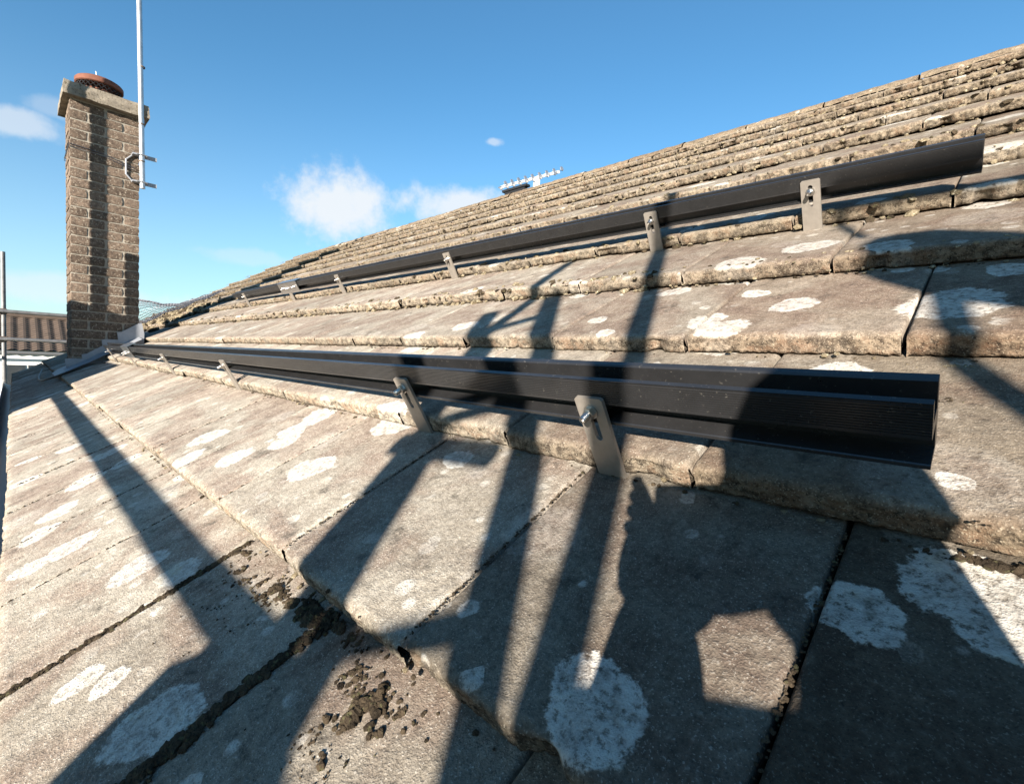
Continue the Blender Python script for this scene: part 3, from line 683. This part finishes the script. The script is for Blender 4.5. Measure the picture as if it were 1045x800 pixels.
# along the lower edges of every course
for k in range(0, KMAX+1):
    vk = V0+k*G; far = k >= 3
    u = UBEG
    while u < UEND:
        dens = 2 if k < 3 else 6
        for _ in range(dens):
            uu = u+rs.uniform(0, .1)
            if rs.rand() < (.30 if k < 3 else .85):
                B = crust if rs.rand() < .68 else moss
                r = rs.uniform(.0015, .005) if k < 3 else rs.uniform(.003, .012)
                if uu < .6 and k < 4: r = min(r, .004)
                top = rs.rand() < .5 and far
                lump(B, uu, vk+(rs.uniform(.0, .05) if top else -rs.uniform(.0, .006)), (T-.003 if top else rs.uniform(.001, .012)), r, .55)
        u += .1 if uu > 1.5 or k > 3 else .05
    # slivers of soil right under the edge
    for _ in range(60 if k < 3 else 40):
        uu = rs.uniform(-.3, 3.0); lump(moss, uu, vk-.002, .001, rs.uniform(.001, .0035), .5)
patch(crust, .03, V0+2*G-.02, .06, .012, 160, .001, .004); patch(moss, -.02, V0+G-.006, .06, .008, 140, .0015, .005); patch(moss, .05, .60, .03, .012, 150, .001, .004)
# rubble of broken mortar behind the chimney
for _ in range(420):
    uu = rs.uniform(5.9, 8.6); vv = rs.normal(1.25, .22); lump(crust if rs.rand() < .6 else moss, uu, vv, surf(vv)+.01, rs.uniform(.008, .035), .7)
mo = obj('moss', moss.mesh('moss'), M_MOSS); mo.rotation_euler = (TH, 0, 0); tag(mo, 'dark moss and soil gathered in the joints between tiles', 'moss', kind='stuff')
cr_ = obj('moss_crust', crust.mesh('moss_crust'), M_CRUST); cr_.rotation_euler = (TH, 0, 0); tag(cr_, 'dry ochre moss and lichen crumbs along the tile edges', 'moss', kind='stuff')

# ------------------------------------------------------------------ wire netting lying over the far verge
b = MB(); NU, NV = 26, 34
def netp(i, j):
    s, t_ = i/NU, j/NV
    u_ = 7.3 + 1.55*s + .1*math.sin(t_*5); v_ = .95 + 1.1*t_ + .08*math.sin(s*6)
    n_ = .05 + .33*max(0, math.sin(math.pi*min(1, .12+t_*1.15)))**1.5*math.exp(-((s-.85)/.33)**2) + .03*fbm(Vector((s*4, t_*4, 0)), 2)
    return uvn(u_, v_, max(.045, n_))
for i in range(NU+1):
    for sgn in (1, -1):
        pts = []
        for j in range(NV+1):
            ii = i + ((j % 2)*.5 if sgn > 0 else -(j % 2)*.5)
            pts.append(netp(min(max(ii+(0 if sgn > 0 else .5), 0), NU), j))
        b.tube(pts, .0032, 4, False)
tag(obj('wire_netting', b.mesh('wire_netting'), M_WIRE), 'crumpled grey wire netting lying on the roof behind the chimney', 'netting')
# cable along the chimney foot
b = MB(); pts = [uvn(3.4, .30, .03), uvn(4.2, .335, .012), uvn(4.7, .33, .03), uvn(4.95, .25, .05), uvn(5.05, .10, .05), uvn(5.3, -.02, .045), uvn(5.9, -.04, .04), uvn(6.8, .02, .045)]
def smoothline(P, n=8):
    out = []
    for i in range(len(P)-1):
        p0, p1, p2, p3 = P[max(i-1, 0)], P[i], P[i+1], P[min(i+2, len(P)-1)]
        for q in range(n):
            t_ = q/n; out.append(.5*((2*p1)+(p2-p0)*t_+(2*p0-5*p1+4*p2-p3)*t_*t_+(3*p1-p0-3*p2+p3)*t_**3))
    return out+[P[-1]]
b.tube(smoothline(pts[2:]), .007, 8); tag(obj('cable', b.mesh('cable', True), M_CABLE), 'thin black cable lying across the tiles at the chimney foot', 'cable')

# ------------------------------------------------------------------ scaffold
YS = -1.2                                        # outer row of standards
ZP = -.78                                        # platform level
def tube_obj(name, p, q, label, cat, group=None, r=.0242, m=None):
    p, q = Vector(p), Vector(q); b = MB(); d = q-p; b.tube([Vector((0, 0, 0)), d], r, 16)
    o = empty(name, p, label, cat, group); obj('tube', b.mesh(name, True), m or M_GALV, o); return o
def coupler(parent, at):
    b = MB(); b.box((0, 0, 0), (.062, .075, .07)); b.lathe([(.0, 0), (.011, 0), (.011, .04), (.0, .04)], (0, -.03, .02), 8, Matrix.Rotation(math.pi/2, 3, 'X'))
    me = bevel(b.mesh('coupler'), .004); return obj('coupler', me, M_RUST, parent, Vector(at)-parent.location)
def base(o, x, y):
    b = MB(); b.box((0, 0, .004), (.15, .15, .008)); b.lathe([(.0, 0), (.03, 0), (.03, .06), (0, .06)], (0, 0, 0), 12); obj('base_plate', b.mesh('base_plate'), M_RUST, o)
std = [(.382, YS, 1.9, 'scaffold standard casting the upright shadow right beside the phone shadow'),
       (-4.91, -.45, 3.3, 'tall scaffold standard casting the long stripe up the chimney front'),
       (-4.806, -.45, 1.36, 'short scaffold standard casting the stripe low on the chimney edge'),
       (1.75, YS, 1.9, 'scaffold standard carrying the tube of the added sack at the near end of the staging'),
       (-6.6, YS, 1.4, 'outer scaffold standard past the chimney'),
       (-9.4, YS, 1.5, 'outer scaffold standard at the gable corner')]
for (x, y, zt_, lb) in std:
    o = tube_obj('scaffold_standard', (x, y, -5.6), (x, y, zt_), lb, 'scaffold pole', 'scaffold standards'); base(o, x, y)
    for z in ((ZP-.05, .305) if y < -1 else (ZP-.05,)):
        if zt_ > z: coupler(o, (x, y+.03, z))
o = tube_obj('scaffold_standard', (-9.4, -.30, -5.6), (-9.4, -.295, 1.48), 'upright scaffold pole at the left edge beyond the chimney', 'scaffold pole', m=M_OLDGALV); base(o, 0, 0)
for z in (.70, .334): coupler(o, (-9.4, -.30, z))
tube_obj('scaffold_rail', (-9.4+.05, -1.45, .70), (-9.35, 3.4, .70), 'upper horizontal scaffold tube behind the chimney', 'scaffold tube', 'gable guard rails', m=M_OLDGALV)
tube_obj('scaffold_rail', (-9.35, -1.45, .334), (-9.35, 3.4, .334), 'lower horizontal scaffold tube behind the chimney', 'scaffold tube', 'gable guard rails', m=M_OLDGALV)
tube_obj('guard_rail', (.02, YS+.05, .316), (-9.5, YS+.05, .316), 'long scaffold guard rail casting the straight shadow up to the chimney', 'scaffold tube')
tube_obj('scaffold_ledger', (2.0, YS+.05, ZP-.05), (-9.5, YS+.05, ZP-.05), 'outer scaffold ledger carrying the boards', 'scaffold tube', 'ledgers under the boards')
tube_obj('scaffold_ledger', (2.0, -.46, ZP-.05), (-9.5, -.46, ZP-.05), 'inner scaffold ledger carrying the boards next to the wall', 'scaffold tube', 'ledgers under the boards')
for q in range(3):
    b = MB(); y = -.60-q*.235; b.box((0, 0, 0), (11.0, .225, .038)); me = bevel(b.mesh('scaffold_board'), .003)
    tag(obj('scaffold_board', me, M_BOARD, None, (-3.9, y, ZP-.02)), ['scaffold board nearest the eaves', 'middle scaffold board under the person', 'outermost scaffold board along the guard rail'][q], 'board', 'walking boards of the scaffold')
# unseen boards added and stepped to shade the chimney foot
bgd = empty('shade_boards', (-3.48, YS-.06, .0), 'unseen stack of boards on edge added to shade the chimney foot', 'shade boards')
for q in range(6):
    st_ = .04*q if q < 4 else .86+.06*(q-4); ln = 5.0-st_
    b = MB(); b.box((-ln/2-st_, 0, -.12+.213*q), (ln, .038, .211)); obj('board', bevel(b.mesh('board'), .003), M_BOARD, bgd)
for xx in (-1.1, -2.3):
    b = MB(); b.box((xx, -.045, .40), (.09, .04, 1.2)); obj('batten', b.mesh('batten'), M_BOARD, bgd)

bag = empty('shadow_bag', (.03, YS-.02, .30), 'unseen bag shape added at the guard rail end to widen its shadow', 'bag')  # unseen bag added so the lower left tiles fall in shadow
b = MB(); b.box((0, 0, -.150), (.25, .14, .36)); obj('body', bevel(b.mesh('bag_body'), .03, 3), M_JACKET, bag)
for yy in (-.05, .05):
    b = MB(); b.tube([(-.08, yy, .0), (-.05, yy*.8, .03), (0, yy*.6, .04), (.05, yy*.8, .03), (.08, yy, .0)], .008, 8); obj('handle', b.mesh('handle', True), M_JACKET, bag)
# sun-plane axes: x to the right and y up as seen from the sun, through the camera
uax = uvn(.903, -.372, .215); 
AX = (Vector((0, 0, 1)).cross(SUN)).normalized()     # horizontal, across the light
if AX.x < 0: AX = -AX
BX = SUN.cross(AX); 
if BX.z < 0: BX = -BX
def sp_(x, y, t_): return CAMP + AX*x + BX*y + SUN*t_
def sp_y(x, y, yw):                                   # same, met with the plane world y = yw
    p = sp_(x, y, 0); t_ = (yw-p.y)/SUN.y; return p+SUN*t_
# ladder
ld = empty('ladder', sp_y(-.147, -.9, -1.30), 'aluminium ladder leaning on the scaffold, its rungs showing in the shadow', 'ladder')
tops = []
for (xa, ya, xb, yb, yw) in ((-.147, -.17, -.3675, .535, -1.30), (-.335, -.24, -.535, .465, -1.62)):
    p = sp_y(xa, ya, yw); q = sp_y(xb, yb, yw); d = (q-p).normalized(); lo = q - d*3.2
    R = d.to_track_quat('Z', 'Y').to_matrix()
    # box section, deep along the climbing side
    yv = Vector((0, 1, 0)); xv = yv.cross(d).normalized()
    b = MB(); c0 = lo-ld.location; c1 = q-ld.location
    b.prism([c0+xv*.029+yv*.013, c0-xv*.029+yv*.013, c0-xv*.029-yv*.013, c0+xv*.029-yv*.013], c1-c0)
    obj('stile', bevel(b.mesh('stile'), .003), M_GALV, ld); tops.append((lo, q, d))
(lo1, q1, d1), (lo2, q2, d2) = tops
for q in range(12):
    s = .13+q*.287
    if s > 2.9: break
    b = MB(); b.tube([q1-d1*s-ld.location, q2-d2*s-ld.location], .015, 10); obj('rung', b.mesh('rung', True), M_GALV, ld)
tube_obj('scaffold_brace', sp_y(-.405, -.26, YS-.06), sp_y(-.465, .32, YS-.06), 'short scaffold tube beside the ladder', 'scaffold tube', r=.03)
tube_obj('scaffold_brace', sp_y(-.476, .27, YS-.12), sp_y(-.388, .76, YS-.12), 'slanting scaffold tube crossing the ladder head', 'scaffold tube', r=.02)
tube_obj('scaffold_putlog', sp_y(-.48, .035, YS-.10), sp_y(-.27, .030, YS-.10), 'short horizontal scaffold tube behind the ladder', 'scaffold tube')
# unseen sack and strap, added and shaped to cast the right-hand shadow blob
wc = sp_y(.418, .41, -1.26)
sk = empty('shadow_sack', wc, 'unseen dark sack shape added to cast the shadow blob on the right', 'sack')
bm = bmesh.new(); bmesh.ops.create_icosphere(bm, subdivisions=4, radius=1.0)
ang_ = math.radians(24)
for v in bm.verts:
    c = v.co.copy(); d = 1+.10*fbm(c*1.6, 3)+.04*fbm(c*5, 2)
    a_ = c.x*.112*d; l_ = c.z*.165*d*(1 if c.z < 0 else .95); dep = c.y*.085*d
    a2 = a_*math.cos(ang_)-l_*math.sin(ang_)*.9; l2 = a_*math.sin(ang_)*.4+l_*math.cos(ang_)
    v.co = AX*a2 + BX*l2 + SUN*dep
me = bpy.data.meshes.new('sack_body'); bm.to_mesh(me); bm.free(); smooth_mesh(me, 80); obj('body', me, M_JACKET, sk)
b = MB(); nk = sp_y(.33, .56, -1.26)-wc; b.tube([nk, nk+Vector((.0, 0, .05)), Vector((nk.x+.01, -.02, .30))], .012, 8); obj('rope', b.mesh('rope', True), M_ROPE, sk)
b = MB(); t0 = sp_y(.375, .38, -1.26)-wc; b.tube([t0, sp_y(.318, .25, -1.26)-wc, sp_y(.325, .16, -1.26)-wc, sp_y(.335, .10, -1.26)-wc, sp_y(.375, .02, -1.26)-wc], [.022, .020, .020, .022, .018], 8); obj('strap', b.mesh('strap', True), M_JACKET, sk)
tube_obj('scaffold_outrigger', wc+Vector((-.12, -.02, .32)), wc+Vector((1.4, .02, .32)), 'horizontal scaffold tube added to hold the unseen shadow sack', 'scaffold tube')

# ------------------------------------------------------------------ the person taking the picture, kneeling on the boards behind the phone
def person():
    J = {}; 
    hd = sp_(.125, .005, .34)
    dirb = Vector((0, 0, 1))
    neck = hd+Vector((.025, -.03, -.13)); chest = neck+Vector((.01, -.05, -.155)); belly = chest+Vector((.0, -.05, -.20)); pelvis = belly+Vector((0, .0, -.17))
    kz = ZP+.065
    up_sh_l = sp_(-.045, -.198, .40); up_sh_r = sp_(.300, -.198, .36)
    el_l = sp_(-.075, -.40, .20); el_r = sp_(.335, -.40, .20)
    wr_l = sp_(-.006, -.140, .060); wr_r = sp_(.192, -.120, .060)
    hl = sp_(-.012, -.055, .034); hr = sp_(.196, -.025, .034)
    hip_l = pelvis+Vector((-.10, .0, -.03)); hip_r = pelvis+Vector((.10, .0, -.03))
    kn_l = Vector((hip_l.x-.04, hip_l.y+.14, kz)); kn_r = Vector((hip_r.x+.04, hip_r.y+.14, kz))
    an_l = Vector((kn_l.x, kn_l.y-.40, kz-.02)); an_r = Vector((kn_r.x, kn_r.y-.40, kz-.02))
    to_l = an_l+Vector((0, -.16, -.02)); to_r = an_r+Vector((0, -.16, -.02))
    look = (CAMP-hd).normalized()
    vs = [pelvis, belly, chest, neck, neck+Vector((0, .01, .05)), hd+Vector((0, 0, -.035))+look*.02, hd+Vector((0, 0, .045)), hd+Vector((0, -.005, .085)),
          up_sh_l, el_l, wr_l, hl, up_sh_r, el_r, wr_r, hr, hip_l, kn_l, an_l, to_l, hip_r, kn_r, an_r, to_r, hd+look*.105+Vector((0, 0, -.005)), hd+look*.085+Vector((0, 0, -.075))]
    rr = [(.15, .12), (.15, .11), (.17, .12), (.052, .055), (.048, .052), (.072, .088), (.074, .095), (.05, .07),
          (.066, .062), (.052, .052), (.050, .042), (.034, .020), (.066, .062), (.050, .050), (.040, .034), (.044, .022),
          (.10, .10), (.068, .068), (.045, .05), (.035, .04), (.10, .10), (.068, .068), (.045, .05), (.035, .04), (.012, .014), (.042, .036)]
    ed = [(0, 1), (1, 2), (2, 3), (3, 4), (4, 5), (5, 6), (6, 7), (2, 8), (8, 9), (9, 10), (10, 11), (2, 12), (12, 13), (13, 14), (14, 15),
          (0, 16), (16, 17), (17, 18), (18, 19), (0, 20), (20, 21), (21, 22), (22, 23), (5, 24), (5, 25)]
    # fingers: rooted in the palm, curling over the edges of the phone
    def finger(root, pts, r):
        k = root
        for i, p in enumerate(pts):
            vs.append(p); rr.append((r*(1-.12*i), r*(1-.12*i))); ed.append((k, len(vs)-1)); k = len(vs)-1
    for q in range(4):
        finger(11, [sp_(-.036+.002*q, -.022-.016*q+.028, .012), sp_(-.046, -.012-.017*q+.028, -.004), sp_(-.036, -.012-.017*q+.028, -.013)], .0085)
        finger(15, [sp_(.200-.002*q, -.022-.016*q+.062, .012), sp_(.212, -.012-.017*q+.062, -.002), sp_(.198, -.012-.017*q+.062, -.012)], .0085)
    finger(11, [sp_(-.012, -.06, .035), sp_(.005, -.045, .026)], .0095); finger(15, [sp_(.160, -.05, .035), sp_(.136, -.035, .026)], .0095)
    finger(11, [sp_(.018, -.066, .030), sp_(.042, -.064, .026), sp_(.066, -.060, .022), sp_(.092, -.055, .02)], .033)  # extra thick chains, here and below, added to close gaps in the hand's shadow
    finger(11, [sp_(.020, -.085, .034), sp_(.034, -.100, .032)], .024)
    o0 = CAMP.copy(); o0.z = ZP
    me = bpy.data.meshes.new('person'); me.from_pydata([v-o0 for v in vs], ed, []); me.update()
    o = bpy.data.objects.new('person', me); COL.objects.link(o); o.location = o0
    md = o.modifiers.new('skin', 'SKIN'); md.use_smooth_shade = True
    for i, sv in enumerate(me.skin_vertices[0].data): sv.radius = rr[i]; sv.use_root = (i == 0)
    sb = o.modifiers.new('sub', 'SUBSURF'); sb.levels = 2; sb.render_levels = 2
    dg = bpy.context.evaluated_depsgraph_get(); m2 = bpy.data.meshes.new_from_object(o.evaluated_get(dg)); o.modifiers.clear(); o.data = m2
    m2.materials.clear()
    for m_ in (M_JACKET, M_TROUSER, M_SKIN): m2.materials.append(m_)
    zb = belly.z-o0.z-.10; zn = neck.z-o0.z+.0; wl, wr_ = wr_l-o0, wr_r-o0
    for p in m2.polygons:
        c = p.center; i = 0
        if c.z < zb and (c-(el_l-o0)).length > .16 and (c-(el_r-o0)).length > .16: i = 1
        if c.z > zn and abs(c.x-(neck-o0).x) < .12 and c.y < (hd-o0).y+.14 and (c-(hd-o0)).length < .18: i = 2
        if (c-(hl-o0)).length < .088 or (c-(hr-o0)).length < .088: i = 2
        p.material_index = i
    tag(o, 'person kneeling behind the camera whose shadow falls on the near tiles, holding a phone', 'person')
    # hair: a shell over the skull
    b = MB(); Rl = Vector((look.x, look.y, 0)).normalized().to_track_quat('Y', 'Z').to_matrix(); vsx = []
    for (r, z) in [(.090, -.03), (.096, .01), (.095, .05), (.083, .09), (.055, .115), (.0, .125)]: vsx.append((r, z))
    b.lathe(vsx, (0, 0, 0), 20)
    me = b.mesh('hair', True); Sc = Matrix.Diagonal((.86, 1.06, 1))
    for v in me.vertices: v.co = hd - o0 + (Rl @ (Sc @ v.co)) - look*.022 + Vector((0, 0, .012))
    obj('hair', me, M_HAIR, o)
    for sg in (-1, 1):
        b = MB(); c = hd-o0+(Rl @ Vector((sg*.036, .088, .012))); b.lathe([(.0, -.010), (.007, -.007), (.010, 0), (.007, .007), (0, .010)], c, 10); obj('eye', b.mesh('eye', True), M_WHITE, o)
        b = MB(); c = hd-o0+(Rl @ Vector((sg*.080, -.005, -.01))); b.lathe([(.0, -.032), (.012, -.022), (.016, 0), (.012, .022), (0, .032)], c, 10); obj('ear', b.mesh('ear', True), M_SKIN, o)
    b = MB(); c = hd-o0+(Rl @ Vector((0, .092, -.055))); b.box(c, (.045, .012, .010), Rl); obj('mouth', bevel(b.mesh('mouth'), .003), M_TERRA, o)
person()
# the phone: lens at the camera point, body just behind it
ph = empty('phone', CAMP - fwd*.012, 'black phone held up level behind the lens', 'phone')
Rp = Matrix((right, -down, -fwd)).transposed()
b = MB(); b.box(Rp @ Vector((.057, -.022, .004)), (.166, .082, .008), Rp); obj('body', bevel(b.mesh('body'), .003, 2), M_PHONE, ph)
b = MB(); b.box(Rp @ Vector((.057, -.022, .0085)), (.158, .075, .0006), Rp); obj('screen', b.mesh('screen'), M_GLASS, ph)
b = MB(); b.lathe([(.0075, -.001), (.0075, .003), (.0055, .003), (.0055, -.001)], (0, 0, 0), 20, Rp); obj('lens_ring', b.mesh('lens_ring'), M_BOLT, ph)

# ------------------------------------------------------------------ neighbouring house beyond the gable
nh = empty('neighbour_house', (-27, 0, -5.6), 'white house with brown pantiled roof seen left of the chimney', 'house')
def nl(x, y, z): return Vector((x+27, y, z+5.6))
b = MB(); b.box(nl(-31, 0, -2.85), (7.0, 15.0, 5.5)); obj('wall', b.mesh('wall'), M_WHITE, nh)
b = MB(); ny = 15*14; rows = 16
sl = Vector((-3.3, 0, 1.42)); e0 = Vector((-27.1, 0, -.10)); nrm = Vector((1.42, 0, 3.3)).normalized()
vs = []; fs = []
pv_ = []
for r_ in range(rows):
    pv_ += [(r_/rows, .035), ((r_+.98)/rows, .0)]
for (t_, h) in pv_:
    for i in range(ny+1):
        y = -7.8+15.6*i/ny; z = .032*math.sin(i*math.pi*2/5.0)
        vs.append(nl(*(e0+sl*t_+nrm*(h+z))) + Vector((0, y, 0)))
for r_ in range(len(pv_)-1):
    for i in range(ny): a = r_*(ny+1)+i; fs.append((a, a+1, a+ny+2, a+ny+1))
me = bpy.data.meshes.new('roof'); me.from_pydata(vs, [], fs); me.update(); rf = obj('roof', me, M_PANTILE, nh)
b = MB(); b.tube([nl(-30.4, -7.8, 1.36), nl(-30.4, 7.8, 1.36)], .12, 10); obj('ridge', b.mesh('ridge', True), M_PANTILE, rf)
b = MB(); b.add([nl(-30.4, -7.8, 1.35), nl(-30.4, 7.8, 1.35), nl(-34.6, 7.8, -.3), nl(-34.6, -7.8, -.3)], [(0, 1, 2, 3)]); obj('back_slope', b.mesh('back_slope'), M_PANTILE, rf)
b = MB(); b.tube([nl(-26.98, -7.8, -.18), nl(-26.98, 7.8, -.18)], .055, 8); obj('gutter', b.mesh('gutter', True), M_PLASTIC, nh)
for y in (-5.2, -2.4, .15, 3.0, 5.6):
    b = MB(); b.box(nl(-27.49, y, -1.15), (.08, 1.3, 1.1)); w = obj('window', b.mesh('window'), M_WHITE, nh)
    for s in (-1, 1):
        b = MB(); b.box(nl(-27.44, y+s*.31, -1.15), (.03, .55, .96)); obj('pane', b.mesh('pane'), M_GLASS, w)
